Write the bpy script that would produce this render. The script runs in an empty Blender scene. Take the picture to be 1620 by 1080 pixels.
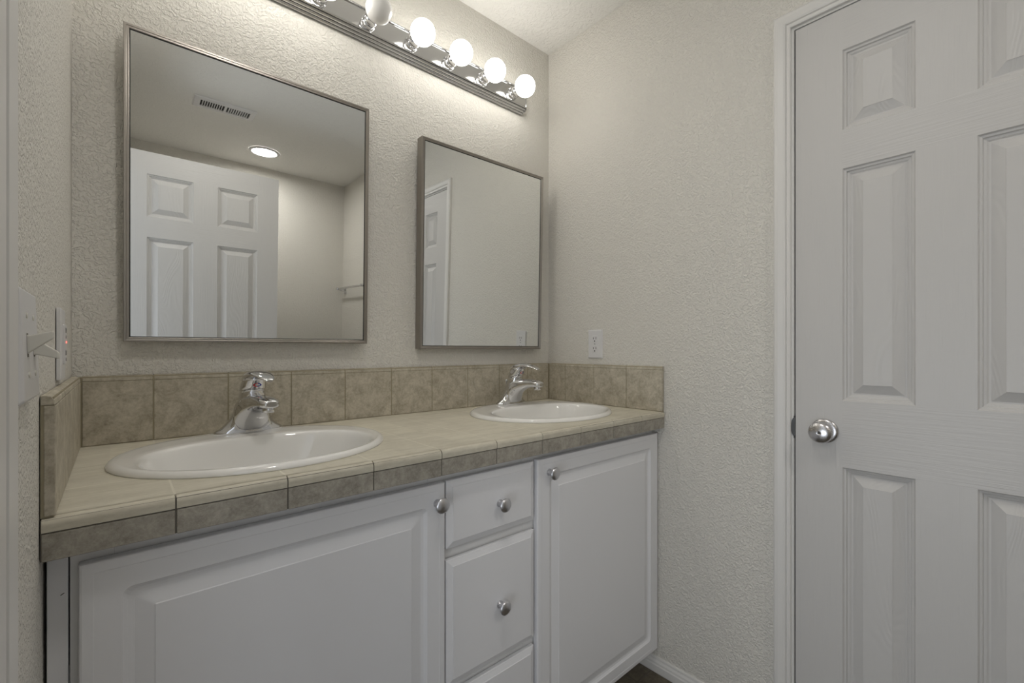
import bpy, bmesh, math
from math import pi, sin, cos, radians
from mathutils import Vector, Matrix

SC = bpy.context.scene
COL = SC.collection

# ------------------------------------------------------------------ camera, world, lights, exposure
CAM = Vector((-1.4448, -1.4010, 1.1439))
YAW = 0.7198
cam_data = bpy.data.cameras.new('camera')
cam_data.sensor_width = 36.0
cam_data.lens = 713.02 / 1620 * 36.0
cam_data.shift_y = 12.18 / 1620
cam_data.clip_start = 0.01
cam = bpy.data.objects.new('camera', cam_data)
COL.objects.link(cam)
cam.location = CAM
cam.rotation_euler = (pi / 2, 0, -YAW)
SC.camera = cam

SC.view_settings.view_transform = 'Standard'
SC.view_settings.look = 'None'
SC.view_settings.exposure = 0.30
SC.view_settings.gamma = 1.0
SC.view_settings.use_curve_mapping = False

world = bpy.data.worlds.new('world')
SC.world = world
world.use_nodes = True
world.node_tree.nodes['Background'].inputs['Color'].default_value = (0.86, 0.92, 1.0, 1)
world.node_tree.nodes['Background'].inputs['Strength'].default_value = 0.9

def area(name, loc, target, sx, sy, power, color):
    l = bpy.data.lights.new(name, 'AREA')
    l.shape = 'RECTANGLE'; l.size = sx; l.size_y = sy
    l.energy = power; l.color = color
    o = bpy.data.objects.new(name, l)
    COL.objects.link(o)
    o.location = loc
    o.rotation_euler = (Vector(target) - Vector(loc)).to_track_quat('-Z', 'Y').to_euler()
    return o
# added fill lamp beyond the open doorway, in place of bedroom daylight
area('doorway_fill', (-2.5, -1.27, 0.7), (-0.5, -1.15, 1.3), 1.2, 1.0, 11.0, (0.84, 0.91, 1.0))

BULB_STRENGTH = 9.0
CAN_STRENGTH = 90.0
CAN_FILL = 58.0
BULB_COLOR = (1.0, 0.97, 0.905)

# ------------------------------------------------------------------ room dimensions (metres)
W = 1.5202        # left wall at x=-W, right wall at x=0
H = 2.4512
YF = -2.72        # far wall
ZC = 0.925        # top of the tiled counter
YC = -0.5665      # front of the counter
TILE = 0.1546
TX0 = -0.7601     # one joint sits at the middle of the vanity

# ------------------------------------------------------------------ node helpers
def new_mat(name):
    m = bpy.data.materials.new(name)
    m.use_nodes = True
    nt = m.node_tree
    return m, nt, nt.nodes['Principled BSDF']

def N(nt, typ, **kw):
    n = nt.nodes.new(typ)
    for k, v in kw.items():
        if k.startswith('i_'):
            key = k[2:]
            n.inputs[int(key) if key.isdigit() else key].default_value = v
        else:
            setattr(n, k, v)
    return n

def L(nt, a, b):
    nt.links.new(a, b)

def coords(nt, scale=(1, 1, 1)):
    tc = N(nt, 'ShaderNodeTexCoord')
    mp = N(nt, 'ShaderNodeMapping')
    mp.inputs['Scale'].default_value = scale
    L(nt, tc.outputs['Object'], mp.inputs['Vector'])
    return mp.outputs['Vector']

def plain(name, color, rough=0.5, metal=0.0, spec=0.5, coat=0.0):
    m, nt, b = new_mat(name)
    b.inputs['Base Color'].default_value = (*color, 1)
    b.inputs['Roughness'].default_value = rough
    b.inputs['Metallic'].default_value = metal
    b.inputs['Specular IOR Level'].default_value = spec
    b.inputs['Coat Weight'].default_value = coat
    # faint unevenness so that no surface is perfectly flat in tone
    n = N(nt, 'ShaderNodeTexNoise', i_Scale=9.0, i_Detail=3.0)
    L(nt, coords(nt), n.inputs['Vector'])
    mr = N(nt, 'ShaderNodeMapRange')
    mr.inputs['To Min'].default_value = max(0.0, rough - 0.03)
    mr.inputs['To Max'].default_value = min(1.0, rough + 0.03)
    L(nt, n.outputs['Fac'], mr.inputs['Value'])
    L(nt, mr.outputs['Result'], b.inputs['Roughness'])
    return m

def textured_wall(name, color, scale=175.0, strength=0.85, dist=0.0019):
    m, nt, b = new_mat(name)
    b.inputs['Base Color'].default_value = (*color, 1)
    b.inputs['Roughness'].default_value = 0.55
    b.inputs['Specular IOR Level'].default_value = 0.3
    v = coords(nt)
    n1 = N(nt, 'ShaderNodeTexNoise', i_Scale=scale, i_Detail=2.0, i_Roughness=0.5, i_Distortion=0.6)
    n2 = N(nt, 'ShaderNodeTexNoise', i_Scale=scale * 0.42, i_Detail=1.0, i_Distortion=1.2)
    L(nt, v, n1.inputs['Vector']); L(nt, v, n2.inputs['Vector'])
    add = N(nt, 'ShaderNodeMath', operation='ADD')
    L(nt, n1.outputs['Fac'], add.inputs[0]); L(nt, n2.outputs['Fac'], add.inputs[1])
    mr = N(nt, 'ShaderNodeMapRange', interpolation_type='SMOOTHSTEP')
    mr.inputs['From Min'].default_value = 0.85
    mr.inputs['From Max'].default_value = 1.2
    L(nt, add.outputs[0], mr.inputs['Value'])
    bp = N(nt, 'ShaderNodeBump')
    bp.inputs['Strength'].default_value = strength
    bp.inputs['Distance'].default_value = dist
    L(nt, mr.outputs['Result'], bp.inputs['Height'])
    L(nt, bp.outputs['Normal'], b.inputs['Normal'])
    return m

def grain_paint(name, color, axis, strength=0.9, rough=0.42):
    """painted moulded door skin: embossed wood grain running along an axis"""
    m, nt, b = new_mat(name)
    b.inputs['Base Color'].default_value = (*color, 1)
    b.inputs['Roughness'].default_value = rough
    b.inputs['Specular IOR Level'].default_value = 0.4
    sc = [230.0, 230.0, 230.0]
    for a in axis:
        sc['xyz'.index(a)] = 7.0
    v = coords(nt, sc)
    n1 = N(nt, 'ShaderNodeTexNoise', i_Scale=1.0, i_Detail=2.0, i_Roughness=0.6, i_Distortion=0.3)
    L(nt, v, n1.inputs['Vector'])
    bp = N(nt, 'ShaderNodeBump')
    bp.inputs['Strength'].default_value = strength
    bp.inputs['Distance'].default_value = 0.0008
    L(nt, n1.outputs['Fac'], bp.inputs['Height'])
    L(nt, bp.outputs['Normal'], b.inputs['Normal'])
    return m

def cathedral_paint(name, color):
    """painted moulded panel field: arched grain"""
    m, nt, b = new_mat(name)
    b.inputs['Base Color'].default_value = (*color, 1)
    b.inputs['Roughness'].default_value = 0.42
    b.inputs['Specular IOR Level'].default_value = 0.4
    v = coords(nt, (9.0, 9.0, 2.2))
    n1 = N(nt, 'ShaderNodeTexNoise', i_Scale=1.0, i_Detail=1.0, i_Distortion=0.4)
    L(nt, v, n1.inputs['Vector'])
    mu = N(nt, 'ShaderNodeMath', operation='MULTIPLY'); mu.inputs[1].default_value = 150.0
    L(nt, n1.outputs['Fac'], mu.inputs[0])
    si = N(nt, 'ShaderNodeMath', operation='SINE')
    L(nt, mu.outputs[0], si.inputs[0])
    bp = N(nt, 'ShaderNodeBump')
    bp.inputs['Strength'].default_value = 0.3
    bp.inputs['Distance'].default_value = 0.0006
    L(nt, si.outputs[0], bp.inputs['Height'])
    L(nt, bp.outputs['Normal'], b.inputs['Normal'])
    return m

def joint_line(nt, sep_out, off, step, half):
    """1 on a grout joint, 0 elsewhere, for joints at off + k*step"""
    a = N(nt, 'ShaderNodeMath', operation='SUBTRACT'); a.inputs[1].default_value = off - step / 2
    L(nt, sep_out, a.inputs[0])
    d = N(nt, 'ShaderNodeMath', operation='DIVIDE'); d.inputs[1].default_value = step
    L(nt, a.outputs[0], d.inputs[0])
    fr = N(nt, 'ShaderNodeMath', operation='FRACT')
    L(nt, d.outputs[0], fr.inputs[0])
    s = N(nt, 'ShaderNodeMath', operation='SUBTRACT'); s.inputs[1].default_value = 0.5
    L(nt, fr.outputs[0], s.inputs[0])
    ab = N(nt, 'ShaderNodeMath', operation='ABSOLUTE')
    L(nt, s.outputs[0], ab.inputs[0])
    mr = N(nt, 'ShaderNodeMapRange', interpolation_type='SMOOTHSTEP')
    mr.inputs['From Min'].default_value = half / step * 0.6
    mr.inputs['From Max'].default_value = half / step * 1.4
    mr.inputs['To Min'].default_value = 1.0
    mr.inputs['To Max'].default_value = 0.0
    L(nt, ab.outputs[0], mr.inputs['Value'])
    fl = N(nt, 'ShaderNodeMath', operation='FLOOR')
    L(nt, d.outputs[0], fl.inputs[0])
    return mr.outputs['Result'], fl.outputs[0]

def tile_mat(name, dark, light, grout=None, jx=None, jy=None, streak=None, rough=0.5, mott=26.0, bump=0.25):
    """glazed stone-look ceramic: mottled, with grout joints at exact positions where given"""
    m, nt, b = new_mat(name)
    b.inputs['Roughness'].default_value = rough
    b.inputs['Specular IOR Level'].default_value = 0.4
    v = coords(nt, streak or (1, 1, 1))
    n1 = N(nt, 'ShaderNodeTexNoise', i_Scale=mott, i_Detail=6.0, i_Roughness=0.68, i_Distortion=0.5)
    n2 = N(nt, 'ShaderNodeTexNoise', i_Scale=mott * 5.5, i_Detail=4.0, i_Roughness=0.75)
    L(nt, v, n1.inputs['Vector']); L(nt, v, n2.inputs['Vector'])
    mx = N(nt, 'ShaderNodeMath', operation='MULTIPLY_ADD')
    mx.inputs[1].default_value = 0.45
    L(nt, n2.outputs['Fac'], mx.inputs[0])
    sc1 = N(nt, 'ShaderNodeMath', operation='MULTIPLY'); sc1.inputs[1].default_value = 0.72
    L(nt, n1.outputs['Fac'], sc1.inputs[0])
    L(nt, sc1.outputs[0], mx.inputs[2])
    cr = N(nt, 'ShaderNodeValToRGB')
    cr.color_ramp.elements[0].position = 0.40
    cr.color_ramp.elements[0].color = (*dark, 1)
    cr.color_ramp.elements[1].position = 0.76
    cr.color_ramp.elements[1].color = (*light, 1)
    L(nt, mx.outputs[0], cr.inputs['Fac'])
    color = cr.outputs['Color']
    height = mx.outputs[0]
    if grout:
        tc = N(nt, 'ShaderNodeTexCoord')
        sep = N(nt, 'ShaderNodeSeparateXYZ')
        L(nt, tc.outputs['Object'], sep.inputs[0])
        outs, cells = [], []
        if jx:
            o, c = joint_line(nt, sep.outputs['X'], *jx); outs.append(o); cells.append(c)
        if jy:
            o, c = joint_line(nt, sep.outputs['Y'], *jy); outs.append(o); cells.append(c)
        g = outs[0]
        if len(outs) > 1:
            mxx = N(nt, 'ShaderNodeMath', operation='MAXIMUM')
            L(nt, outs[0], mxx.inputs[0]); L(nt, outs[1], mxx.inputs[1])
            g = mxx.outputs[0]
        cmb = N(nt, 'ShaderNodeCombineXYZ')
        for i, c in enumerate(cells):
            L(nt, c, cmb.inputs[i])
        wn = N(nt, 'ShaderNodeTexWhiteNoise', noise_dimensions='3D')
        L(nt, cmb.outputs[0], wn.inputs['Vector'])
        hv = N(nt, 'ShaderNodeHueSaturation')
        vr = N(nt, 'ShaderNodeMapRange')
        vr.inputs['To Min'].default_value = 0.92
        vr.inputs['To Max'].default_value = 1.08
        L(nt, wn.outputs['Value'], vr.inputs['Value'])
        L(nt, vr.outputs['Result'], hv.inputs['Value'])
        L(nt, color, hv.inputs['Color'])
        mixc = N(nt, 'ShaderNodeMix', data_type='RGBA')
        mixc.inputs[7].default_value = (*grout, 1)
        L(nt, g, mixc.inputs[0]); L(nt, hv.outputs['Color'], mixc.inputs[6])
        color = mixc.outputs[2]
        hh = N(nt, 'ShaderNodeMath', operation='MULTIPLY_ADD')
        hh.inputs[1].default_value = -1.2
        L(nt, g, hh.inputs[0])
        L(nt, mx.outputs[0], hh.inputs[2])
        height = hh.outputs[0]
    L(nt, color, b.inputs['Base Color'])
    bp = N(nt, 'ShaderNodeBump')
    bp.inputs['Strength'].default_value = bump
    bp.inputs['Distance'].default_value = 0.0012
    L(nt, height, bp.inputs['Height'])
    L(nt, bp.outputs['Normal'], b.inputs['Normal'])
    return m

def brushed(name, color, rough=0.3):
    m, nt, b = new_mat(name)
    b.inputs['Base Color'].default_value = (*color, 1)
    b.inputs['Metallic'].default_value = 1.0
    n = N(nt, 'ShaderNodeTexNoise', i_Scale=60.0, i_Detail=3.0)
    L(nt, coords(nt, (1, 1, 6)), n.inputs['Vector'])
    mr = N(nt, 'ShaderNodeMapRange')
    mr.inputs['To Min'].default_value = rough - 0.06
    mr.inputs['To Max'].default_value = rough + 0.06
    L(nt, n.outputs['Fac'], mr.inputs['Value'])
    L(nt, mr.outputs['Result'], b.inputs['Roughness'])
    return m

def emitter(name, color, strength):
    m, nt, b = new_mat(name)
    b.inputs['Base Color'].default_value = (0.9, 0.9, 0.9, 1)
    b.inputs['Emission Color'].default_value = (*color, 1)
    b.inputs['Emission Strength'].default_value = strength
    b.inputs['Roughness'].default_value = 0.3
    return m

# ------------------------------------------------------------------ materials
WALLC = (0.73, 0.705, 0.65)
M = {}
M['wall'] = textured_wall('wall_paint', WALLC)
M['ceiling'] = textured_wall('ceiling_paint', (0.86, 0.845, 0.81), scale=80.0, strength=0.6, dist=0.002)
M['trim'] = plain('trim_paint', (0.72, 0.705, 0.68), 0.38)
DOORC = (0.58, 0.566, 0.55)
M['door_v'] = grain_paint('door_paint_upright_grain', DOORC, 'z')
M['door_h'] = grain_paint('door_paint_level_grain', DOORC, 'xy')
M['door_p'] = cathedral_paint('door_paint_panel_grain', DOORC)
M['gap'] = plain('shadow_gap', (0.02, 0.02, 0.02), 0.9)
M['cabinet'] = plain('cabinet_white', (0.80, 0.80, 0.82), 0.38)
M['cabinet_frame'] = plain('cabinet_frame_white', (0.79, 0.785, 0.78), 0.42)
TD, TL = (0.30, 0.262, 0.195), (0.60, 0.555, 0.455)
GR = (0.50, 0.46, 0.37)
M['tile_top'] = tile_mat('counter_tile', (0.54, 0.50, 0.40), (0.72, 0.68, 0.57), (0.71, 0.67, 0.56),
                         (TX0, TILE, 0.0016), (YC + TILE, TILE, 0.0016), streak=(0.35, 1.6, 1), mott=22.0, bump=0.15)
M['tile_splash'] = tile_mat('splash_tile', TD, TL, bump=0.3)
M['tile_edge_shaded'] = tile_mat('edge_tile_shaded', (0.22, 0.20, 0.165), (0.46, 0.43, 0.37), bump=0.35, mott=34.0)  # same tile as the counter top, its shade put into darker colours
M['tile_nose'] = tile_mat('nose_tile', (0.48, 0.44, 0.35), (0.68, 0.64, 0.53), streak=(0.35, 1.6, 1), mott=22.0, bump=0.2)
M['grout'] = plain('grout', (0.33, 0.29, 0.20), 0.85)
M['grout_dark'] = plain('grout_dark', (0.16, 0.145, 0.12), 0.9)
M['floor'] = tile_mat('floor_stone', (0.045, 0.036, 0.024), (0.17, 0.145, 0.105), (0.10, 0.085, 0.065),
                      (-0.1, 0.305, 0.003), (-0.52, 0.305, 0.003), mott=14.0, rough=0.4)
M['china'] = plain('white_china', (0.86, 0.85, 0.825), 0.06, coat=0.4)
M['chrome'] = plain('chrome', (0.70, 0.70, 0.71), 0.03, metal=1.0)
M['bar_chrome'] = plain('bar_chrome', (0.60, 0.60, 0.60), 0.10, metal=1.0)
M['strike'] = plain('dark_strike', (0.05, 0.048, 0.045), 0.35)
M['nickel'] = brushed('satin_nickel', (0.62, 0.61, 0.62), 0.26)
M['knob'] = brushed('knob_nickel', (0.66, 0.66, 0.69), 0.3)
M['frame'] = plain('pewter_frame', (0.34, 0.315, 0.285), 0.33, metal=1.0)
M['plastic'] = plain('white_plastic', (0.70, 0.69, 0.69), 0.32)
M['toggle'] = plain('toggle_plastic', (0.68, 0.66, 0.60), 0.35)
M['black'] = plain('black', (0.015, 0.015, 0.015), 0.6)
M['bulb_on'] = emitter('lit_bulb', BULB_COLOR, BULB_STRENGTH)
M['bulb_off'] = plain('unlit_bulb', (0.88, 0.87, 0.85), 0.25, coat=0.3)
M['can'] = emitter('ceiling_light', (1.0, 0.97, 0.92), CAN_STRENGTH)
M['can_fill'] = emitter('ceiling_fill_light', (1.0, 0.97, 0.92), CAN_FILL)
M['led'] = emitter('red_led', (1.0, 0.05, 0.03), 3.0)
M['red'] = plain('red_enamel', (0.65, 0.03, 0.03), 0.3)
M['blue'] = plain('blue_enamel', (0.04, 0.07, 0.45), 0.3)
mm, nt_, b_ = new_mat('mirror_glass')
b_.inputs['Base Color'].default_value = (0.86, 0.875, 0.87, 1)
b_.inputs['Metallic'].default_value = 1.0
b_.inputs['Roughness'].default_value = 0.0
M['mirror'] = mm

# ------------------------------------------------------------------ mesh builder
class MB:
    def __init__(self):
        self.bm = bmesh.new()
    def face(self, pts, mat=0, smooth=False):
        vs = [self.bm.verts.new(p) for p in pts]
        f = self.bm.faces.new(vs)
        f.material_index = mat; f.smooth = smooth
        return f
    def box(self, x0, x1, y0, y1, z0, z1, mat=0, rot=None):
        P = [Vector((x, y, z)) for x in (x0, x1) for y in (y0, y1) for z in (z0, z1)]
        if rot is not None:
            c = Vector(((x0 + x1) / 2, (y0 + y1) / 2, (z0 + z1) / 2))
            P = [c + rot @ (p - c) for p in P]
        v = [self.bm.verts.new(p) for p in P]
        for q in ((0, 1, 3, 2), (4, 6, 7, 5), (0, 4, 5, 1), (2, 3, 7, 6), (0, 2, 6, 4), (1, 5, 7, 3)):
            f = self.bm.faces.new([v[i] for i in q]); f.material_index = mat
        return self
    def loft(self, rings, cap0=True, cap1=True, mat=0, smooth=True, mats=None):
        R = [[self.bm.verts.new(p) for p in r] for r in rings]
        n = len(R[0])
        for k in range(len(R) - 1):
            for i in range(n):
                f = self.bm.faces.new((R[k][i], R[k][(i + 1) % n], R[k + 1][(i + 1) % n], R[k + 1][i]))
                f.smooth = smooth
                f.material_index = mats[k] if mats else mat
        if cap0:
            f = self.bm.faces.new(R[0][::-1]); f.material_index = mats[0] if mats else mat
        if cap1:
            f = self.bm.faces.new(R[-1]); f.material_index = mats[-1] if mats else mat
        return self
    def lathe(self, prof, axis='z', at=(0, 0, 0), n=32, cap0=True, cap1=True, mat=0, flip=1):
        """prof: (radius, height along axis); axis 'x','y','z'"""
        rings = []
        for r, h in prof:
            ring = []
            for i in range(n):
                a = 2 * pi * i / n
                c, s = r * cos(a), r * sin(a)
                p = {'z': (c, s, h * flip), 'y': (c, h * flip, s), 'x': (h * flip, c, s)}[axis]
                ring.append(Vector(p) + Vector(at))
            rings.append(ring)
        return self.loft(rings, cap0, cap1, mat)
    def build(self, name, mats, parent=None, bevel=0.0, seg=2, subsurf=0, autosmooth=None):
        bm = self.bm
        bmesh.ops.recalc_face_normals(bm, faces=bm.faces[:])
        me = bpy.data.meshes.new(name)
        if parent is not None:
            org = parent.get('_o')
            if org is not None:
                bmesh.ops.translate(bm, verts=bm.verts[:], vec=-Vector(org))
        bm.to_mesh(me); bm.free()
        for m in (mats if isinstance(mats, (list, tuple)) else [mats]):
            me.materials.append(M[m] if isinstance(m, str) else m)
        o = bpy.data.objects.new(name, me)
        COL.objects.link(o)
        if parent is not None:
            o.parent = parent
            if '_o' in parent.keys():
                o['_o'] = parent['_o']
        if bevel:
            md = o.modifiers.new('bevel', 'BEVEL')
            md.width = bevel; md.segments = seg; md.limit_method = 'ANGLE'; md.angle_limit = radians(40)
            md.harden_normals = False
        if subsurf:
            md = o.modifiers.new('subdivision', 'SUBSURF')
            md.levels = subsurf; md.render_levels = subsurf
        return o

ALL_EMPTIES = []
def thing(name, loc, label, cat, group=None, kind=None):
    """an Empty at the thing's base; part meshes are given in world coordinates"""
    o = bpy.data.objects.new(name, None)
    o.empty_display_size = 0.05
    COL.objects.link(o)
    o.location = loc
    o['_o'] = list(loc)
    tag(o, label, cat, group, kind)
    ALL_EMPTIES.append(o)
    return o
def tag(o, label, cat, group=None, kind=None):
    if label: o['label'] = label
    if cat: o['category'] = cat
    if group: o['group'] = group
    if kind: o['kind'] = kind
    return o
def structure(o, label=None, cat=None):
    return tag(o, label, cat, None, 'structure')

def rrect(u0, u1, v0, v1, r, seg=4):
    """points of a rounded rectangle, counter-clockwise, constant count"""
    r = max(r, 0.0002)
    pts = []
    for (cu, cv, a0) in ((u1 - r, v1 - r, 0), (u0 + r, v1 - r, pi / 2), (u0 + r, v0 + r, pi), (u1 - r, v0 + r, 3 * pi / 2)):
        for k in range(seg + 1):
            a = a0 + pi / 2 * k / seg
            pts.append((cu + r * cos(a), cv + r * sin(a)))
    return pts

def ell(cx, cy, a, b, z, n=72, ex=2.0, exb=None):
    pts = []
    for i in range(n):
        t = 2 * pi * i / n
        c, s = cos(t), sin(t)
        e = (exb if (exb and s > 0) else ex)
        x = a * math.copysign(abs(c) ** (2 / e), c)
        y = b * math.copysign(abs(s) ** (2 / e), s)
        pts.append(Vector((cx + x, cy + y, z)))
    return pts

# ------------------------------------------------------------------ the room
T = 0.12
b = MB(); b.box(-W - 1.6, T, YF - T, T, -0.1, 0.0)
structure(b.build('floor', 'floor'), 'dark brown stone-look floor just showing beside the vanity', 'floor')
b = MB(); b.box(-W - T, T, YF - T, T, H, H + 0.1)
structure(b.build('ceiling', 'ceiling'), 'off-white textured ceiling above the light bar', 'ceiling')
b = MB(); b.box(-W, 0, 0, T, 0, H)
structure(b.build('wall_back', 'wall'), 'beige textured wall behind the mirrors', 'wall')
b = MB(); b.box(-W, 0, YF - T, YF, 0, H)
structure(b.build('wall_front', 'wall'), 'beige wall facing the vanity seen in the mirror', 'wall')
# right wall with the closed door's opening
D1A, D1B, D1T = -0.9605, -1.592, 2.0555
b = MB()
b.box(0, T, D1A, T, 0, H); b.box(0, T, YF - T, D1B, 0, H); b.box(0, T, D1B, D1A, D1T, H)
structure(b.build('wall_right', 'wall'), 'light textured wall between the vanity corner and the closed door', 'wall')
# left wall with the open doorway
D2A, D2B, D2T = -0.914, -1.63, 2.055
b = MB()
b.box(-W - T, -W, D2A, T, 0, H); b.box(-W - T, -W, YF - T, D2B, 0, H); b.box(-W - T, -W, D2B, D2A, D2T, H)
structure(b.build('wall_left', 'wall'), 'beige textured wall carrying the light switches', 'wall')

b = MB(); b.box(-W - 1.6, -W - 1.5, YF - T, T, 0, H)
structure(b.build('wall_bedroom', 'wall'), 'bedroom wall beyond the open doorway', 'wall')

# casings: mitred sweep up, over and down an opening
def casing(mb, x, sgn, ya, yb, zt, prof):
    """ya > yb opening edges; prof: (distance outward from the opening, thickness into the room)"""
    rings = []
    for (ky, kz, y, z) in ((1, 0, ya, 0.0), (1, 1, ya, zt), (-1, 1, yb, zt), (-1, 0, yb, 0.0)):
        rings.append([(x + sgn * t, y + ky * w, z + kz * w) for (w, t) in prof])
    mb.loft(rings, True, True, smooth=False)
PROF = [(0.0, 0.0), (0.0, 0.0085), (0.0035, 0.0105), (0.009, 0.0105), (0.0105, 0.0085), (0.0125, 0.0125), (0.017, 0.0145),
        (0.031, 0.0165), (0.0385, 0.0155), (0.0425, 0.0125), (0.043, 0.0)]
b = MB(); casing(b, 0, -1, D1A, D1B, D1T, PROF)
structure(b.build('trim_1', 'trim'), 'white moulded casing around the closed door', 'door casing')
PROF2 = [(0.0, 0.0), (0.0, 0.010), (0.0255, 0.012), (0.0265, 0.009), (0.029, 0.009), (0.030, 0.013), (0.050, 0.0155), (0.0555, 0.0145), (0.057, 0.0)]
b = MB(); casing(b, -W, 1, D2A, D2B, D2T, PROF2)
structure(b.build('trim_2', 'trim'), 'pale casing of the open doorway at the left edge of the photo', 'door casing')
# jambs with stops
b = MB()
for (y0, y1) in ((D1A - 0.0065, D1A), (D1B, D1B + 0.0065)):
    b.box(0.0005, T - 0.0005, y0, y1, 0, D1T)
b.box(0.0005, T - 0.0005, D1B + 0.0065, D1A - 0.0065, D1T - 0.0065, D1T)
for (y0, y1) in ((D1A - 0.018, D1A - 0.0065), (D1B + 0.0065, D1B + 0.018)):
    b.box(0.05, 0.085, y0, y1, 0, D1T - 0.0065)
b.box(0.05, 0.085, D1B + 0.018, D1A - 0.018, D1T - 0.02, D1T - 0.0065)
structure(b.build('trim_3', 'trim'), 'white jamb lining the closed door opening', 'door jamb')
b = MB()
b.box(-W - T - 0.001, -W - 0.0005, D2A - 0.012, D2A, 0, D2T); b.box(-W - T - 0.001, -W - 0.0005, D2B, D2B + 0.012, 0, D2T)
b.box(-W - T - 0.001, -W - 0.0005, D2B + 0.012, D2A - 0.012, D2T - 0.012, D2T)
structure(b.build('trim_4', 'trim'), 'white jamb lining the open doorway', 'door jamb')

# baseboards
def baseboard(name, p0, p1, nrm, label):
    prof = [(0, 0), (0.0115, 0), (0.0125, 0.003), (0.0125, 0.026), (0.0105, 0.030), (0.0095, 0.036), (0.0060, 0.043), (0.0055, 0.049), (0.0035, 0.053), (0, 0.0535)]
    mb = MB()
    rings = [[(p[0] + nrm[0] * t, p[1] + nrm[1] * t, z) for (t, z) in prof] for p in (p0, p1)]
    mb.loft(rings, True, True, smooth=False)
    return structure(mb.build(name, 'trim'), label, 'baseboard')
baseboard('baseboard_right', (0, -0.462), (0, D1A + 0.044), (-1, 0), 'low white baseboard under the wall between vanity and closed door')
baseboard('baseboard_front', (-W, YF), (-0.013, YF), (0, 1), 'white baseboard along the wall facing the vanity')
baseboard('baseboard_rear', (0, D1B - 0.044), (0, YF + 0.001), (-1, 0), 'white baseboard beyond the closed door')
baseboard('baseboard_left', (-W, D2A + 0.058), (-W, -0.56), (1, 0), 'white baseboard under the light switches')

# ------------------------------------------------------------------ six panel doors
PPROF = [(0.0, 0.0), (0.0030, -0.0045), (0.0075, -0.0058), (0.0090, -0.0098), (0.0135, -0.0110), (0.0170, -0.0138), (0.0205, -0.0138),
         (0.0425, -0.0025), (0.0435, -0.0015), (0.0445, -0.0015)]
def panel_door(mb, us, vs, pan_u, pan_v, thk, mapping):
    """us/vs: grid lines; pan_u/pan_v: indices of panel columns/rows"""
    for side in (1, -1):
        def P(u, v, d):
            return mapping(u, v, d if side == 1 else -thk - d)
        for i in range(len(us) - 1):
            for j in range(len(vs) - 1):
                u0, u1, v0, v1 = us[i], us[i + 1], vs[j], vs[j + 1]
                if i in pan_u and j in pan_v:
                    rings = []
                    for ins, d in PPROF:
                        rings.append([P(u, v, d) for (u, v) in ((u0 + ins, v0 + ins), (u1 - ins, v0 + ins), (u1 - ins, v1 - ins), (u0 + ins, v1 - ins))])
                    mats = [2] * len(rings)
                    mb.loft(rings, False, True, smooth=False, mats=mats)
                else:
                    rail = (j not in pan_v) and i in (1, 2, 3)
                    mb.face([P(u0, v0, 0), P(u1, v0, 0), P(u1, v1, 0), P(u0, v1, 0)], 1 if rail else 0)
    u0, u1, v0, v1 = us[0], us[-1], vs[0], vs[-1]
    for (a, c) in (((u0, v0), (u1, v0)), ((u1, v0), (u1, v1)), ((u1, v1), (u0, v1)), ((u0, v1), (u0, v0))):
        mb.face([mapping(*a, 0), mapping(*c, 0), mapping(*c, -thk), mapping(*a, -thk)], 0)
    bmesh.ops.remove_doubles(mb.bm, verts=mb.bm.verts[:], dist=0.0002)

VS = [0.012, 0.235, 0.831, 1.0075, 1.622, 1.7245, 1.9365, 2.0455]
# closed door in the right wall (latch side near the vanity)
d1 = thing('door_1', (0, -1.276, 0.0), 'closed white six panel door with a round nickel knob', 'door', kind='structure')
b = MB()
panel_door(b, [0, 0.1095, 0.255, 0.359, 0.5045, 0.612], VS, (1, 3), (1, 3, 5), 0.035,
           lambda u, v, d: Vector((0.0015 - d, -0.9706 - u, v)))
leaf1 = b.build('door_leaf', ['door_v', 'door_h', 'door_p'], d1)
def door_knob(parent, y, z, x=0.0015, sgn=-1, axis='x'):
    kb = MB()
    kb.lathe([(0.0325, 0.0), (0.0325, 0.003), (0.031, 0.006), (0.026, 0.008), (0.016, 0.0095)], 'x', (x, y, z), 40, flip=sgn)
    ro = kb.build('rosette', 'nickel', parent)
    kb = MB()
    kb.lathe([(0.0135, 0.009), (0.013, 0.020), (0.0165, 0.0245), (0.0235, 0.0285), (0.0275, 0.0335), (0.0285, 0.039), (0.0280, 0.0435), (0.0268, 0.0465),
              (0.0258, 0.0475), (0.0235, 0.0500), (0.0185, 0.0525), (0.012, 0.0541), (0.006, 0.0548), (0.0028, 0.0550), (0.0026, 0.0525)], 'x', (x, y, z), 48, flip=sgn)
    k = kb.build('knob', 'nickel', parent)
    kb = MB()
    kb.lathe([(0.0024, 0.0515), (0.0024, 0.0528), (0.0002, 0.0529)], 'x', (x, y, z), 16, flip=sgn)
    kb.build('lock_pinhole', 'black', k)
    return k
door_knob(d1, -1.0405, 0.9225)
b = MB()
b.box(-0.0004, 0.006, -0.9700, -0.9660, 0.893, 0.955)
rg = []
for i in range(9):
    a = -pi / 2 + pi * i / 8
    rg.append([(-0.0035 * max(0.0, cos(a)) - 0.0002 + q, -0.9665 + 0.006 * cos(a) * 1.0, 0.924 + 0.026 * sin(a)) for q in (0, 0.004)])
for i in range(8):
    b.face([rg[i][0], rg[i + 1][0], rg[i + 1][1], rg[i][1]])
    b.face([rg[i][0], (-0.0004, -0.9695, rg[i][0][2]), (-0.0004, -0.9695, rg[i + 1][0][2]), rg[i + 1][0]])
tag(b.build('strike_plate', 'strike', d1), 'small dark metal strike by the knob', None)

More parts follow.
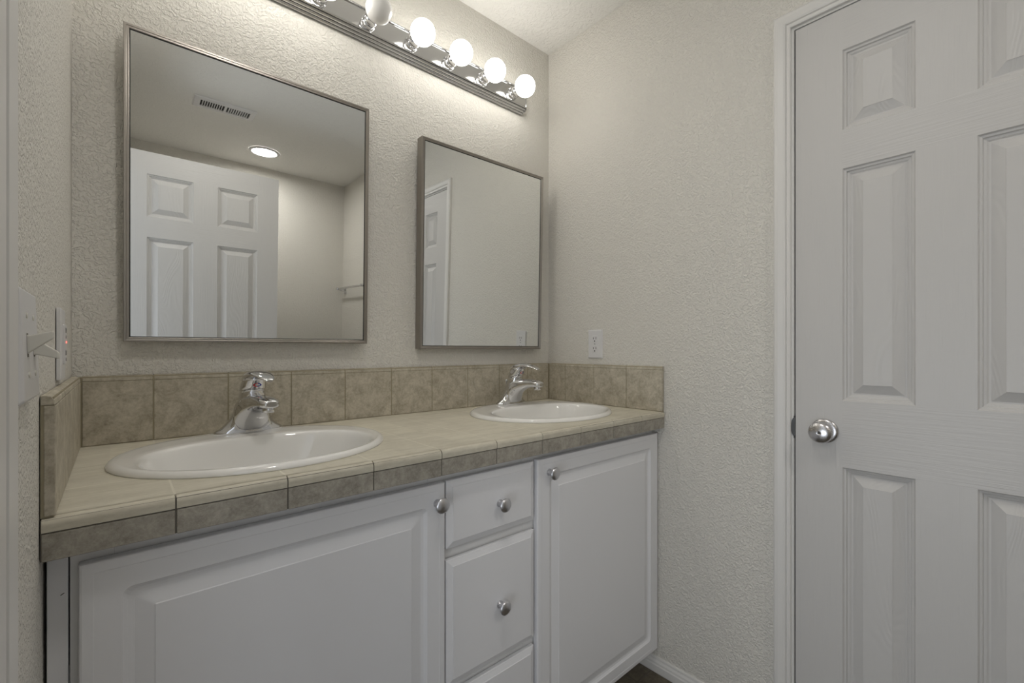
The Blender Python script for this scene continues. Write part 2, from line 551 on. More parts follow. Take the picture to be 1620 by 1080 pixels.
# open entry door standing parallel to the vanity behind the camera
d2 = thing('door_2', (-1.49, -1.6475, 0.0), 'open white six panel door reflected in the left mirror', 'door', kind='structure')
b = MB()
panel_door(b, [0, 0.107, 0.299, 0.407, 0.599, 0.706], VS, (1, 3), (1, 3, 5), 0.035,
           lambda u, v, d: Vector((-1.476 + u, -1.60 + d, v + 0.014)))
b.build('door_leaf', ['door_v', 'door_h', 'door_p'], d2)
kb = MB()
kb.lathe([(0.0325, 0.0), (0.0325, 0.003), (0.026, 0.008), (0.013, 0.0095), (0.0125, 0.024), (0.0245, 0.031), (0.0275, 0.04), (0.0255, 0.051), (0.0195, 0.0548), (0.001, 0.0575)], 'y', (-0.832, -1.60, 0.9225), 36)
kb.build('knob', 'nickel', d2)
for hz in (0.25, 1.05, 1.85):
    kb = MB(); kb.lathe([(0.006, hz - 0.045), (0.006, hz + 0.045)], 'z', (-1.486, -1.597, 0), 14)
    kb.build('hinge', 'nickel', d2)

# ------------------------------------------------------------------ vanity cabinet
YD, YFm = -0.543, -0.523
van = thing('vanity_cabinet', (-0.76, -0.27, 0.0), 'long white vanity cabinet with raised panel doors under the tiled counter', 'cabinet')
b = MB()
b.box(-1.512, -0.004, -0.515, -0.004, 0.085, 0.70)
b.build('carcass', 'cabinet_frame', van)
b = MB()
for (x0, x1) in ((-1.494, -1.448), (-0.925, -0.862), (-0.637, -0.575), (-0.05, -0.0075)):
    b.box(x0, x1, YFm, -0.503, 0.088, 0.868)
b.box(-1.448, -0.925, YFm + 0.0006, -0.503, 0.815, 0.868); b.box(-0.862, -0.637, YFm + 0.0006, -0.503, 0.815, 0.868); b.box(-0.575, -0.05, YFm + 0.0006, -0.503, 0.815, 0.868)
b.box(-1.448, -0.925, YFm + 0.0006, -0.503, 0.088, 0.13); b.box(-0.862, -0.637, YFm + 0.0006, -0.503, 0.088, 0.13); b.box(-0.575, -0.05, YFm + 0.0006, -0.503, 0.088, 0.13)
b.box(-0.862, -0.637, YFm + 0.0006, -0.503, 0.64, 0.72); b.box(-0.862, -0.637, YFm + 0.0006, -0.503, 0.335, 0.40)
b.build('face_frame', 'cabinet_frame', van, bevel=0.0006, seg=1)
b = MB(); b.box(-1.5165, -1.4955, YFm - 0.002, -0.503, 0.0, 0.868)
b.box(-1.5165, -1.513, -0.503, -0.45, 0.0, 0.868)
tag(b.build('filler_strip', 'cabinet', van, bevel=0.0008, seg=1), 'narrow white filler between cabinet and left wall', None)
b = MB(); b.box(-1.5036, -1.4990, YFm - 0.0022, YFm - 0.0016, 0.8057, 0.8067, rot=Matrix.Rotation(radians(-32), 3, 'Y'))
b.build('scuff_mark', 'black', van)
b = MB(); b.box(-1.495, -0.003, -0.470, -0.455, 0.0, 0.086)
b.build('toe_kick', 'cabinet_frame', van)

DPROF = [(0.0, -0.0165, 0.0005), (0.0, -0.0035, 0.0005), (0.0012, -0.001, 0.001), (0.0035, 0.0, 0.002), (0.0145, 0.0005, 0.002), (0.016, 0.0, 0.002), (0.046, 0.0, 0.012),
         (0.0475, -0.0018, 0.013), (0.0525, -0.0052, 0.014), (0.0575, -0.0062, 0.012), (0.060, -0.0062, 0.010), (0.082, -0.0012, 0.003), (0.0835, 0.0, 0.002)]
RPROF = [(0.0, -0.0165, 0.0005), (0.0, -0.0072, 0.0005), (0.001, -0.0062, 0.001), (0.0035, -0.0055, 0.001), (0.0145, -0.0016, 0.001), (0.0155, 0.0, 0.001), (0.017, 0.0, 0.001)]
def front(name, x0, x1, z0, z1, prof, parent):
    mb = MB()
    rings = []
    for ins, d, r in prof:
        rings.append([Vector((u, YD - d, v)) for (u, v) in rrect(x0 + ins, x1 - ins, z0 + ins, z1 - ins, r)])
    mb.loft(rings, True, True, smooth=False)
    return mb.build(name, 'cabinet', parent)
def cab_knob(x, z, parent):
    kb = MB()
    kb.lathe([(0.0092, 0.0), (0.0092, 0.0015), (0.0068, 0.004), (0.0058, 0.009), (0.0060, 0.0135), (0.0085, 0.0165), (0.0140, 0.0185), (0.0166, 0.0210), (0.0172, 0.0230),
              (0.0164, 0.0250), (0.0130, 0.0272), (0.0080, 0.0288), (0.0035, 0.0294), (0.0005, 0.0295)], 'y', (x, YD, z), 36, flip=-1)
    return kb.build('knob', 'knob', parent)
dl = front('door', -1.4846, -0.8915, 0.087, 0.846, DPROF, van); cab_knob(-0.9125, 0.8035, dl)
dr = front('door', -0.6015, -0.0070, 0.087, 0.848, DPROF, van); cab_knob(-0.5570, 0.8085, dr)
w1 = front('drawer', -0.8855, -0.6105, 0.691, 0.846, RPROF, van); cab_knob(-0.7330, 0.7635, w1)
w2 = front('drawer', -0.8855, -0.6105, 0.378, 0.665, RPROF, van); cab_knob(-0.7330, 0.5135, w2)
w3 = front('drawer', -0.8855, -0.6105, 0.087, 0.358, RPROF, van); cab_knob(-0.7330, 0.2225, w3)

# ------------------------------------------------------------------ tiled counter
SINKS = [(-1.200, -0.287), (-0.330, -0.287)]
SA, SB = 0.262, 0.226
top = thing('countertop', (-0.76, -0.29, 0.868), 'beige stone-look tiled countertop with matching low backsplash', 'countertop')
b = MB(); bm = b.bm
def outline(pts):
    vs = [bm.verts.new(p) for p in pts]
    return [bm.edges.new((vs[i], vs[(i + 1) % len(vs)])) for i in range(len(vs))]
es = outline([(-W + 0.001, -0.001, ZC), (-0.001, -0.001, ZC), (-0.001, YC + 0.012, ZC), (-W + 0.001, YC + 0.012, ZC)])
for (sx, sy) in SINKS:
    es += outline([p for p in ell(sx, sy, SA - 0.014, SB - 0.014, ZC, 48)])
bmesh.ops.triangle_fill(bm, use_beauty=True, use_dissolve=False, edges=es)
bmesh.ops.recalc_face_normals(bm, faces=bm.faces[:])
ext = bmesh.ops.extrude_face_region(bm, geom=bm.faces[:])
for v in [g for g in ext['geom'] if isinstance(g, bmesh.types.BMVert)]:
    v.co.z = ZC - 0.018
# the deck's material measures joints in world coordinates, so keep its origin at the world's
deck = b.build('tile_deck', 'tile_top', None)
deck.parent = top; deck.location = -Vector(top.location)

# front edge: rounded nose tiles above, face tiles below, grout behind
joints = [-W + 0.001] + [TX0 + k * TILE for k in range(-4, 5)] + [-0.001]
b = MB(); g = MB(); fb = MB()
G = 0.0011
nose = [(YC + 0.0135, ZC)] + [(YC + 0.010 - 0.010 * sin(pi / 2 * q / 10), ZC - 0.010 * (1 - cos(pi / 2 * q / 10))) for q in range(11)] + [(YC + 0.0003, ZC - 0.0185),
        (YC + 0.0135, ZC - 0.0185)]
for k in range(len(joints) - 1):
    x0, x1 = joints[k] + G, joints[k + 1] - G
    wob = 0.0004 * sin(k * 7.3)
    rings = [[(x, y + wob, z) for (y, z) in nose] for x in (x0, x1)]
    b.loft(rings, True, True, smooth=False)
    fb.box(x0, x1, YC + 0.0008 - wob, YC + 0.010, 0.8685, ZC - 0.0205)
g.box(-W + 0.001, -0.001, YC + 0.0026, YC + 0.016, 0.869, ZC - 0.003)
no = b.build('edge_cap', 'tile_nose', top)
tag(fb.build('front_edge', 'tile_edge_shaded', top, bevel=0.0012), 'face tiles along the counter front, colour darkened to show shade', None)
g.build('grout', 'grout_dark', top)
b = MB(); b.box(-W + 0.002, -0.002, YC + 0.0165, -0.002, 0.8685, ZC - 0.0185 - 0.0005)
# substrate, left open round the bowls
b.bm.free()
b = MB()
b.box(-W + 0.002, -0.002, YC + 0.0165, -0.525, 0.8685, ZC - 0.019)
b.build('substrate', 'cabinet_frame', top)

# backsplash tiles
ZS = 1.0837
TT = 0.0150
def splash_tile(mb, u0, u1, mapping, capmb=None):
    """one 6 inch tile with an eased top, mapping(u, depth out of the wall, z)"""
    z0, z1 = ZC + 0.0015, ZS - 0.0135
    def bx(m, pts):
        m.loft([[mapping(u, d, z) for (d, z) in pts] for u in (u0, u1)], True, True, smooth=False)
    bx(mb, [(0.004, z0), (TT, z0), (TT, z1), (0.004, z1)])
    bx(capmb, [(0.001, z1 + 0.0008), (TT, z1 + 0.0008), (TT - 0.0008, ZS - 0.006), (TT - 0.004, ZS - 0.0015), (TT - 0.008, ZS), (0.001, ZS)])
# rear
b, cap, g = MB(), MB(), MB()
js = [-W + TT + 0.001] + joints[1:-1] + [-TT - 0.001]
for k in range(len(js) - 1):
    splash_tile(b, js[k] + 0.0014, js[k + 1] - 0.0014, lambda u, d, z: Vector((u, -d, z)), cap)
g.box(-W + 0.001, -0.001, -TT + 0.0016, -0.001, ZC, ZS - 0.0025)
bs = b.build('backsplash', 'tile_splash', top, bevel=0.0012)
cap.build('splash_cap', 'tile_splash', bs, bevel=0.0008, seg=1)
g.build('splash_grout', 'grout', bs)
# right and left returns
for (xw, sgn, jl, nm) in ((0.0, -1, [-0.0175, -0.1115, -0.2640, -0.4165, YC + 0.0015], 'right'), (-W, 1, [-0.0175, -0.1025, -0.2570, -0.4115, YC + 0.0015], 'left')):
    b, cap, g = MB(), MB(), MB()
    for k in range(len(jl) - 1):
        splash_tile(b, jl[k] - 0.0014, jl[k + 1] + 0.0014, lambda u, d, z: Vector((xw + sgn * d, u, z)), cap)
    xs = sorted((xw + sgn * 0.001, xw + sgn * (TT - 0.0016)))
    g.box(xs[0], xs[1], YC + 0.004, -0.0145, ZC, ZS - 0.0025)
    o = b.build('side_splash', 'tile_splash', top, bevel=0.0012)
    cap.build('splash_cap', 'tile_splash', o, bevel=0.0008, seg=1)
    g.build('splash_grout', 'grout', o)

# ------------------------------------------------------------------ sinks
def sink(x, y, label):
    s = thing('sink', (x, y, ZC), label, 'sink', 'white oval drop-in sinks')
    mb = MB()
    oy = -0.052      # bowl sits forward of the rim, leaving a deck for the faucet
    A2, B2 = 0.214, 0.152
    R = []
    for (ins, z) in ((0.016, -0.030), (0.016, 0.0003), (0.0004, 0.0003), (0.0, 0.0015), (0.0006, 0.0040), (0.0022, 0.0067), (0.0046, 0.0091), (0.0080, 0.0110), (0.0120, 0.0120)):
        R.append(ell(x, y, SA - ins, SB - ins, ZC + z))
    for t in (0.25, 0.5, 0.75, 1.0):
        e = 2.0 + 0.10 * t
        a = (SA - 0.012) * (1 - t) + (A2 + 0.009) * t
        bb = (SB - 0.012) * (1 - t) + (B2 + 0.006) * t
        R.append(ell(x, y + oy * t, a, bb, ZC + 0.0120 - 0.0006 * t, ex=e, exb=2.0 + 0.5 * t))
    for (ins, z) in ((-0.0035, 0.0104), (-0.0008, 0.0080), (0.0015, 0.0040), (0.0035, -0.001), (0.007, -0.012), (0.013, -0.035), (0.024, -0.065), (0.044, -0.095), (0.075, -0.117), (0.105, -0.126), (0.130, -0.130)):
        k = max(0.0, min(1.0, -z / 0.12))
        R.append(ell(x, y + oy + 0.012 * k, A2 - ins * 1.25, B2 - ins * 0.98, ZC + z, ex=2.10 - 0.10 * k, exb=2.5 - 0.5 * k))
    mb.loft(R, False, False)
    o = mb.build('basin', 'china', s)
    mb = MB()
    mb.lathe([(0.030, -0.1308), (0.030, -0.1285), (0.024, -0.127), (0.020, -0.1285), (0.012, -0.1270), (0.001, -0.1260)], 'z', (x, y + oy + 0.012, ZC), 28)
    mb.build('drain', 'chrome', s)
    mb = MB()
    n = 24
    return s
sink(SINKS[0][0], SINKS[0][1], 'white oval sink set in the counter under the left mirror')
sink(SINKS[1][0], SINKS[1][1], 'white oval sink at the right end of the counter near the outlet')

# ------------------------------------------------------------------ faucets
def sup(cx, cy, z, a, bb, n=40, e=2.3, tilt=0.0):
    pts = []
    for i in range(n):
        t = 2 * pi * i / n
        c, s = cos(t), sin(t)
        xx = a * math.copysign(abs(c) ** (2 / e), c)
        yy = bb * math.copysign(abs(s) ** (2 / e), s)
        pts.append(Vector((cx + xx, cy + yy, z + yy * tilt)))
    return pts
def xsec(y, zc, hw, hh, n=32, e=2.4, slope=0.0):
    pts = []
    for i in range(n):
        t = 2 * pi * i / n
        c, s = cos(t), sin(t)
        dz = hh * math.copysign(abs(s) ** (2 / e), s)
        pts.append(Vector((hw * math.copysign(abs(c) ** (2 / e), c), y - dz * slope, zc + dz)))
    return pts
def faucet(x, y, rot, label):
    f = thing('faucet', (x, y, ZC + 0.0112), label, 'faucet', 'chrome single handle faucets')
    f['_o'] = [0, 0, 0]
    f.rotation_euler = (0, 0, rot)
    mb = MB()
    S = []
    for (z, a, bb, cy, e) in ((0.0, 0.0785, 0.0285, 0, 2.1), (0.004, 0.0785, 0.0285, 0, 2.1), (0.0075, 0.0765, 0.0275, 0, 2.1), (0.013, 0.0670, 0.0270, -0.001, 2.1), (0.021, 0.0570, 0.0270, -0.003, 2.2), (0.032, 0.0480, 0.0270, -0.005, 2.3),
                              (0.046, 0.0400, 0.0270, -0.008, 2.4), (0.060, 0.0345, 0.0270, -0.012, 2.4), (0.075, 0.0310, 0.0275, -0.017, 2.3), (0.088, 0.0295, 0.0280, -0.020, 2.2), (0.098, 0.0285, 0.0280, -0.022, 2.1), (0.1035, 0.0275, 0.0270, -0.023, 2.0)):
        S.append(sup(0, cy, z, a, bb, 48, e, tilt=0.0 if z < 0.05 else -0.25 * (z - 0.05) / 0.05))
    mb.loft(S, True, True)
    mb.build('body', 'chrome', f)
    mb = MB()
    # front sweep and spout: the underside rises from the base into the nose
    S = []
    for (yy, z0, z1, hw) in ((-0.004, 0.004, 0.088, 0.030), (-0.018, 0.002, 0.0915, 0.0420), (-0.026, 0.004, 0.0930, 0.0415), (-0.033, 0.020, 0.0940, 0.0365), (-0.043, 0.037, 0.0950, 0.0320), (-0.056, 0.0490, 0.0962, 0.0285), (-0.074, 0.0590, 0.0970, 0.0260), (-0.094, 0.0655, 0.0968, 0.0245), (-0.114, 0.0685, 0.0950, 0.0235),
                             (-0.130, 0.0690, 0.0920, 0.0220), (-0.140, 0.0700, 0.0885, 0.0190), (-0.1455, 0.0735, 0.0845, 0.0120)):
        S.append(xsec(yy, (z0 + z1) / 2, hw, (z1 - z0) / 2, 36, 2.6))
    mb.loft(S, True, True)
    sp = mb.build('spout', 'chrome', f)
    mb = MB(); mb.lathe([(0.0120, 0.0590), (0.0128, 0.0602), (0.0128, 0.0790)], 'z', (0, -0.126, 0), 24)
    mb.build('aerator', 'chrome', sp)
    # handle: leaning tapered hub carrying a beak-like lever
    mb = MB()
    S = []
    for (z, a, bb, cy, tl) in ((0.1050, 0.0275, 0.0268, -0.0235, -0.22), (0.1075, 0.0290, 0.0285, -0.0240, -0.22), (0.113, 0.0288, 0.0283, -0.0258, -0.18), (0.121, 0.0278, 0.0272, -0.0295, -0.10), (0.130, 0.0262, 0.0258, -0.035, 0.0), (0.140, 0.0240, 0.0240, -0.042, 0.12)):
        S.append(sup(0, cy, z, a, bb, 40, 2.1, tl))
    mb.loft(S, True, True)
    hd = mb.build('handle', 'chrome', f)
    mb = MB()
    S = []
    for (yy, zc, hw, hh) in ((-0.0085, 0.1230, 0.008, 0.006), (-0.0105, 0.1270, 0.0170, 0.0105), (-0.017, 0.1325, 0.0230, 0.0120), (-0.029, 0.1380, 0.0262, 0.0120), (-0.045, 0.1430, 0.0272, 0.0110), (-0.064, 0.1465, 0.0262, 0.0090), (-0.083, 0.1465, 0.0240, 0.0068), (-0.100, 0.1440, 0.0212, 0.0052),
                             (-0.116, 0.1400, 0.0170, 0.0040), (-0.127, 0.1358, 0.0120, 0.0032), (-0.133, 0.1330, 0.0060, 0.0022)):
        S.append(xsec(yy, zc, hw, hh, 32, 2.2))
    mb.loft(S, True, True)
    mb.build('lever', 'chrome', hd)
    # hot and cold mark: a thin ring, half red, half blue
    mb = MB()
    n = 24
    for i in range(n):
        a0, a1 = 2 * pi * i / n, 2 * pi * (i + 1) / n
        def pt(a, r):
            px, pz = r * cos(a) * 0.0095, r * sin(a) * 0.0042
            return (px, -0.0288 - 0.0278 * math.sqrt(max(0, 1 - (px / 0.0280) ** 2)) - (0.1195 + pz - 0.1195) * 0.42, 0.1195 + pz)
        mb.face([pt(a0, 0.72), pt(a1, 0.72), pt(a1, 1.0), pt(a0, 1.0)], 0 if cos((a0 + a1) / 2) < 0 else 1)
    tag(mb.build('temperature_mark', ['red', 'blue'], hd), 'thin red and blue oval mark', None)
    mb = MB()
    mb.lathe([(0.0022, 0.004), (0.0022, 0.078), (0.0048, 0.081), (0.0058, 0.086), (0.0050, 0.0905), (0.002, 0.092)], 'z', (0, 0.0225, 0), 18)
    mb.lathe([(0.0062, 0.0), (0.0062, 0.0045), (0.004, 0.006)], 'z', (0, 0.0225, 0), 18)
    mb.build('lift_rod', 'chrome', f)
    return f
faucet(-1.192, -0.102, radians(7), 'chrome single lever faucet on the left sink with red and blue mark showing')
faucet(-0.312, -0.102, radians(9), 'chrome single lever faucet on the right sink near the corner')

# ------------------------------------------------------------------ mirrors
def mirror(x0, x1, z0, z1, label, tilt, yaw):
    """hung on a wire: the foot rests on the wall and the top leans out"""
    D = 0.0335; FW = 0.0105; GD = D - 0.0035
    m = thing('wall_mirror', ((x0 + x1) / 2, -0.0035, z0), label, 'mirror', 'pewter framed wall mirrors')
    m['_o'] = [0, 0, 0]
    m.rotation_euler = (tilt, 0, yaw)
    hw, hh = (x1 - x0) / 2, (z1 - z0)
    mb = MB()
    prof = [(0.0, 0.0), (0.0, D - 0.001), (0.001, D), (FW * 0.45, D), (FW * 0.55, D - 0.0012), (FW - 0.0008, D - 0.0012), (FW, D - 0.002), (FW, GD - 0.002), (FW, 0.0)]
    rings = []
    for (sx, sz, x, z) in ((1, 1, -hw, 0), (-1, 1, hw, 0), (-1, -1, hw, hh), (1, -1, -hw, hh)):
        rings.append([(x + sx * i, -d, z + sz * i) for (i, d) in prof])
    rings.append(rings[0])
    mb.loft(rings, False, False, smooth=False)
    bmesh.ops.remove_doubles(mb.bm, verts=mb.bm.verts[:], dist=1e-5)
    mb.build('frame', 'frame', m)
    mb = MB()
    # black lip just inside the frame, painting in the shade of the recess
    L0, L1 = FW - 0.0002, FW + 0.0022
    rings = []
    for (sx, sz, x, z) in ((1, 1, -hw, 0), (-1, 1, hw, 0), (-1, -1, hw, hh), (1, -1, -hw, hh)):
        rings.append([(x + sx * i, -d, z + sz * i) for (i, d) in ((L0, GD - 0.002), (L0, D - 0.0024), (L1, D - 0.0026), (L1, GD - 0.002))])
    rings.append(rings[0])
    mb.loft(rings, False, False, smooth=False)
    bmesh.ops.remove_doubles(mb.bm, verts=mb.bm.verts[:], dist=1e-5)
    mb.build('rebate_shade', 'black', m)
    mb = MB()
    mb.box(-hw + FW, hw - FW, -GD, -GD + 0.004, FW, hh - FW)
    for f in mb.bm.faces:
        if abs(f.calc_center_median().y + GD) > 1e-5:
            f.material_index = 1
    mb.build('mirror_glass', ['mirror', 'black'], m)
    return m
mirror(-1.4335, -0.8545, 1.162, 1.8900, 'left framed mirror over the nearer sink, reflecting the open door and ceiling vent', 0.0235, -0.012)
mirror(-0.6645, -0.0895, 1.145, 1.8705, 'right framed mirror near the corner, reflecting the outlet and bare wall', 0.0235, -0.012)

# ------------------------------------------------------------------ bulb light bar
ZL, XL = 2.176, -0.775
fx = thing('vanity_light_bar', (XL, 0, ZL), 'long chrome bar of round bulbs on the wall above both mirrors', 'light fixture')
x0, x1 = XL - 0.605, XL + 0.605
prof = [(0.0, -0.0495), (0.003, -0.0500)]
for (d0, zz0, rb) in ((0.0085, -0.0470, 0.0048), (0.0185, -0.0425, 0.0048), (0.0285, -0.0380, 0.0048), (0.0365, -0.0335, 0.0030)):
    for q in range(7):
        an = radians(-150 + 30 * q) + radians(20)
        prof.append((d0 + rb * cos(an), zz0 + rb * sin(an)))
prof += [(0.0385, -0.0312), (0.0345, -0.0300)]
prof = prof + [(d, -z) for (d, z) in reversed(prof)]
b = MB()
b.loft([[(x, -d, ZL + z) for (d, z) in prof] for x in (x0, x1)], True, True, smooth=False)
b.build('chassis', 'bar_chrome', fx)
# rounded end caps
for (xe, sg) in ((x0, -1), (x1, 1)):
    mb = MB()
    S = []
    for k in range(7):
        t = pi / 2 * k / 6
        S.append([Vector((xe + sg * 0.013 * sin(t), -0.0365 * (0.35 + 0.65 * cos(t)) * q[0], ZL + 0.0475 * (0.8 + 0.2 * cos(t)) * q[1]))
                  for q in [(0.02, 1), (0.55, 1), (0.85, 0.93), (1, 0.8), (1, -0.8), (0.85, -0.93), (0.55, -1), (0.02, -1)]])
    mb.loft(S, True, True)
    mb.build('end_cap', 'bar_chrome', fx)
for k in range(8):
    xb = -0.248 - 0.1505 * k
    mb = MB()
    mb.lathe([(0.0235, 0.0345), (0.0235, 0.0375), (0.0205, 0.0395), (0.0198, 0.052), (0.0205, 0.0535), (0.0205, 0.0565), (0.0192, 0.058), (0.0182, 0.0745), (0.0192, 0.076), (0.0170, 0.077)], 'y', (xb, 0, ZL - 0.006), 32, flip=-1)
    so = mb.build('socket', 'chrome', fx)
    mb = MB()
    pr = [(0.013, 0.070), (0.0145, 0.0755)]
    R, C = 0.0395, 0.1135
    for i in range(15):
        a = radians(-66) + (radians(89.5) - radians(-66)) * i / 14
        pr.append((R * cos(a), C + R * sin(a)))
    mb.lathe(pr, 'y', (xb, 0, ZL - 0.0075), 40, flip=-1)
    lit = xb > -0.80 or xb < -0.95
    o = mb.build('light_bulb', 'bulb_on' if lit else 'bulb_off', so)
    if not lit:
        o['label'] = 'unlit greyish white round bulb'

# ------------------------------------------------------------------ outlet on the right wall
def receptacle(mb, P, zc, hw=0.0168, hh=0.0142):
    """rounded face of one socket; P(u, d, z)"""
    pts = []
    for i in range(28):
        t = 2 * pi * i / 28
        z = 0.0172 * sin(t); u = 0.0172 * cos(t)
        pts.append((u, max(-hh, min(hh, z))))
    mb.loft([[P(u * s, d, zc + z * s) for (u, z) in pts] for (s, d) in ((1.0, 0.003), (1.0, 0.0062), (0.95, 0.0068))], True, True, smooth=False)
def slots(mb, P, zc):
    def bx(u0, u1, z0, z1):
        mb.loft([[P(u, d, z) for (u, z) in ((u0, z0), (u1, z0), (u1, z1), (u0, z1))] for d in (0.0055, 0.00695)], True, True, smooth=False)
    bx(-0.0078, -0.0052, zc - 0.001, zc + 0.0078)
    bx(0.0052, 0.0080, zc - 0.0005, zc + 0.0070)
    pts = [(0.0026 * cos(2 * pi * i / 12), -0.0078 + 0.0028 * sin(2 * pi * i / 12)) for i in range(12)]
    mb.loft([[P(u, d, zc + z) for (u, z) in pts] for d in (0.0055, 0.00695)], True, True, smooth=False)
OY, OZ = -0.2625, 1.1645
ol = thing('wall_outlet', (0, OY, OZ), 'white duplex power outlet on the right wall above the backsplash', 'outlet')
P = lambda u, d, z: Vector((-d, OY + u, OZ + z))
b = MB()
rings = [[P(u, d, z) for (u, z) in rrect(-0.0355 + i, 0.0355 - i, -0.0575 + i, 0.0575 - i, 0.003)] for (i, d) in ((0, 0.0005), (0.0, 0.002), (0.003, 0.0052), (0.0045, 0.0058))]
b.loft(rings, True, True, smooth=False)
b.build('cover_plate', 'plastic', ol)
for zc in (0.0197, -0.0197):
    b = MB(); receptacle(b, P, zc); r = b.build('receptacle', 'plastic', ol)
    b = MB(); slots(b, P, zc); b.build('slots', 'black', r)
b = MB(); b.lathe([(0.003, 0.0055), (0.003, 0.0068), (0.0015, 0.0072)], 'x', (0, OY, OZ), 14, flip=-1)
b.build('screw', 'nickel', ol)

# ------------------------------------------------------------------ switches and safety outlet on the left wall
SY, SZ = -0.712, 1.148
sw = thing('light_switch', (-W, SY, SZ), 'double toggle switch plate on the left wall beside the doorway casing', 'light switch')
Q = lambda u, d, z: Vector((-W + d + 0.0015 - z * 0.030, SY + u, SZ + z))
b = MB()
rings = [[Q(u, d, z) for (u, z) in rrect(-0.058 + i, 0.058 - i, -0.0585 + i, 0.0585 - i, 0.003)] for (i, d) in ((0, -0.003), (0.0, 0.002), (0.003, 0.0055), (0.0045, 0.006))]
b.loft(rings, True, True, smooth=False)
b.build('switch_plate', 'plastic', sw)
for (u, up) in ((-0.023, 1), (0.023, -1)):
    b = MB()
    rings = []
    for (d, hw, hh, z) in ((0.004, 0.005, 0.011, 0), (0.008, 0.005, 0.0085, 0.0015 * up), (0.024, 0.004, 0.0042, 0.0105 * up), (0.0255, 0.003, 0.003, 0.0112 * up)):
        rings.append([Q(u + pu, d, z + pz) for (pu, pz) in rrect(-hw, hw, -hh, hh, 0.0012, 2)])
    b.loft(rings, True, True, smooth=False)
    b.build('toggle', 'toggle', sw)
    for zz in (0.030, -0.030):
        b = MB()
        b.loft([[Q(u + r * cos(2 * pi * i / 12), d, zz + r * sin(2 * pi * i / 12)) for i in range(12)] for (r, d) in ((0.003, 0.0055), (0.003, 0.0068), (0.0016, 0.0072))], True, True, smooth=False)
        b.build('screw', 'toggle', sw)
    b = MB()
    b.loft([[Q(u + pu, d, pz) for (pu, pz) in rrect(-0.0052, 0.0052, -0.012, 0.012, 0.0005, 1)] for d in (0.0055, 0.0062)], True, True, smooth=False)
    b.build('toggle_slot', 'grout_dark', sw)
GY, GZ = -0.3235, 1.152
gf = thing('safety_outlet', (-W, GY, GZ), 'white outlet with small red light on the left wall above the side splash', 'outlet')
Q2 = lambda u, d, z: Vector((-W + d, GY + u, GZ + z))
b = MB()
rings = [[Q2(u, d, z) for (u, z) in rrect(-0.0355 + i, 0.0355 - i, -0.060 + i, 0.060 - i, 0.003)] for (i, d) in ((0, 0.0012), (0.0, 0.0055), (0.0012, 0.0068), (0.003, 0.0072))]
b.loft(rings, True, True, smooth=False)
b.build('cover_plate', 'plastic', gf)
b = MB()
rings = [[Q2(u, d, z) for (u, z) in rrect(-0.0165 + i, 0.0165 - i, -0.0335 + i, 0.0335 - i, 0.002)] for (i, d) in ((0, 0.004), (0.0, 0.0096), (0.0006, 0.0102))]
b.loft(rings, True, True, smooth=False)
face_ = b.build('receptacle_face', 'plastic', gf)
b = MB(); slots(b, lambda u, d, z: Q2(u, d + 0.0036, z), 0.0205); slots(b, lambda u, d, z: Q2(u, d + 0.0036, z), -0.0175)
b.build('slots', 'black', face_)
b = MB(); b.box(-W + 0.009, -W + 0.0108, GY + 0.004, GY + 0.009, GZ + 0.002, GZ + 0.0055)
tag(b.build('indicator_light', 'led', gf), 'tiny red indicator light', None)

# ------------------------------------------------------------------ ceiling vent and recessed light
VX0, VX1, VY0, VY1 = -1.166, -0.866, -1.842, -1.696
vt = thing('ceiling_vent', ((VX0 + VX1) / 2, (VY0 + VY1) / 2, H), 'white slotted air register on the ceiling reflected in the left mirror', 'vent')
b = MB()
fr = 0.030
rings = []
for (i, d) in ((0, 0.0003), (0.0, 0.004), (0.004, 0.0085), (fr, 0.0095), (fr, 0.0035)):
    rings.append([Vector((u, v, H - d)) for (u, v) in ((VX0 + i, VY0 + i * 1.1), (VX1 - i, VY0 + i * 1.1), (VX1 - i, VY1 - i * 1.1), (VX0 + i, VY1 - i * 1.1))])
b.loft(rings, True, False, smooth=False)
xm = (VX0 + VX1) / 2
b.box(xm - 0.006, xm + 0.006, VY0 + 0.033, VY1 - 0.033, H - 0.0095, H - 0.003)
b.build('register_frame', 'plastic', vt, bevel=0.0005, seg=1)
b = MB(); b.box(VX0 + 0.029, VX1 - 0.029, VY0 + 0.032, VY1 - 0.032, H - 0.0034, H - 0.0008)
b.build('duct_opening', 'black', vt)
b = MB()
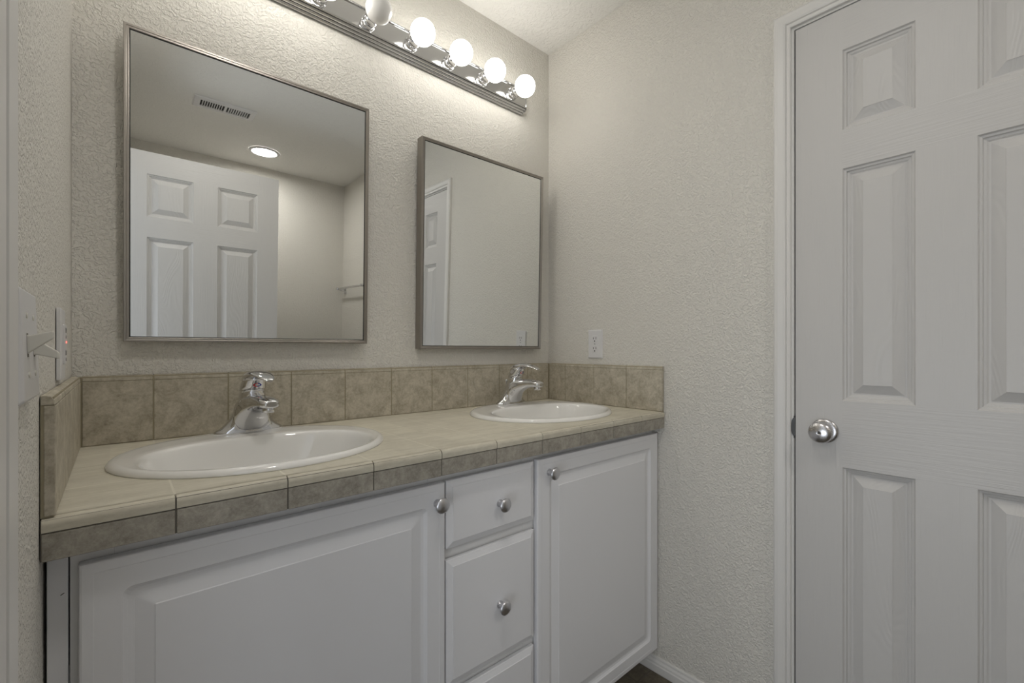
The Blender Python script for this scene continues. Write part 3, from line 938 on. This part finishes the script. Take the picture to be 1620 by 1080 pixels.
for (a0, a1, tl) in ((VX0 + fr, xm - 0.006, 1), (xm + 0.006, VX1 - fr, -1)):
    n = 10
    for k in range(1, n):
        x = a0 + (a1 - a0) * k / n
        b.box(x - 0.0022, x + 0.0022, VY0 + 0.032, VY1 - 0.032, H - 0.0088, H - 0.0036, rot=Matrix.Rotation(radians(22 * tl), 3, 'Y'))
b.build('louvres', 'plastic', vt)
def recessed(LX, LY, label, mat):
    cl = thing('recessed_light', (LX, LY, H), label, 'light fixture', 'recessed ceiling lights')
    b = MB()
    prof = [(0.098, -0.0005), (0.098, -0.004), (0.094, -0.0085), (0.084, -0.0105), (0.079, -0.0095), (0.077, -0.0035)]
    rr = [[Vector((LX + r * cos(2 * pi * i / 48), LY + r * sin(2 * pi * i / 48), H + h)) for i in range(48)] for (r, h) in prof]
    b.loft(rr, False, False)
    b.build('trim_ring', 'plastic', cl)
    b = MB(); b.lathe([(0.0765, -0.001), (0.0765, -0.0040), (0.05, -0.0046), (0.001, -0.0050)], 'z', (LX, LY, H), 48)
    b.build('lens', mat, cl)
recessed(-0.705, -2.335, 'round lit recessed ceiling light reflected in the left mirror', 'can')
# added unseen fill lamp over the vanity, built like the other can
recessed(-1.12, -1.07, 'added fill lamp over the vanity, unseen, shaped like a recessed ceiling light', 'can_fill')

# ------------------------------------------------------------------ towel bar on the far part of the right wall
tb = thing('towel_bar', (0, -2.38, 1.54), 'chrome towel bar on the wall reflected at the right of the left mirror', 'towel bar')
b = MB(); b.lathe([(0.001, -2.685), (0.008, -2.684), (0.009, -2.68), (0.009, -2.08), (0.008, -2.076), (0.001, -2.075)], 'y', (-0.065, 0, 1.545), 20)
b.build('rail', 'chrome', tb)
for yy in (-2.645, -2.115):
    b = MB()
    b.loft([[Vector((xx, yy + hw * c, 1.54 + hz * s + dz)) for (c, s) in ((1, 1), (-1, 1), (-1, -1), (1, -1))] for (xx, hw, hz, dz) in ((-0.0005, 0.022, 0.028, -0.006), (-0.006, 0.022, 0.028, -0.006), (-0.012, 0.012, 0.014, -0.002), (-0.055, 0.009, 0.010, 0.004), (-0.076, 0.010, 0.011, 0.005))], True, True, smooth=False)
    b.build('bracket', 'chrome', tb, bevel=0.002)

# ------------------------------------------------------------------ tidy helper properties
for o in COL.objects:
    if '_o' in o.keys():
        del o['_o']
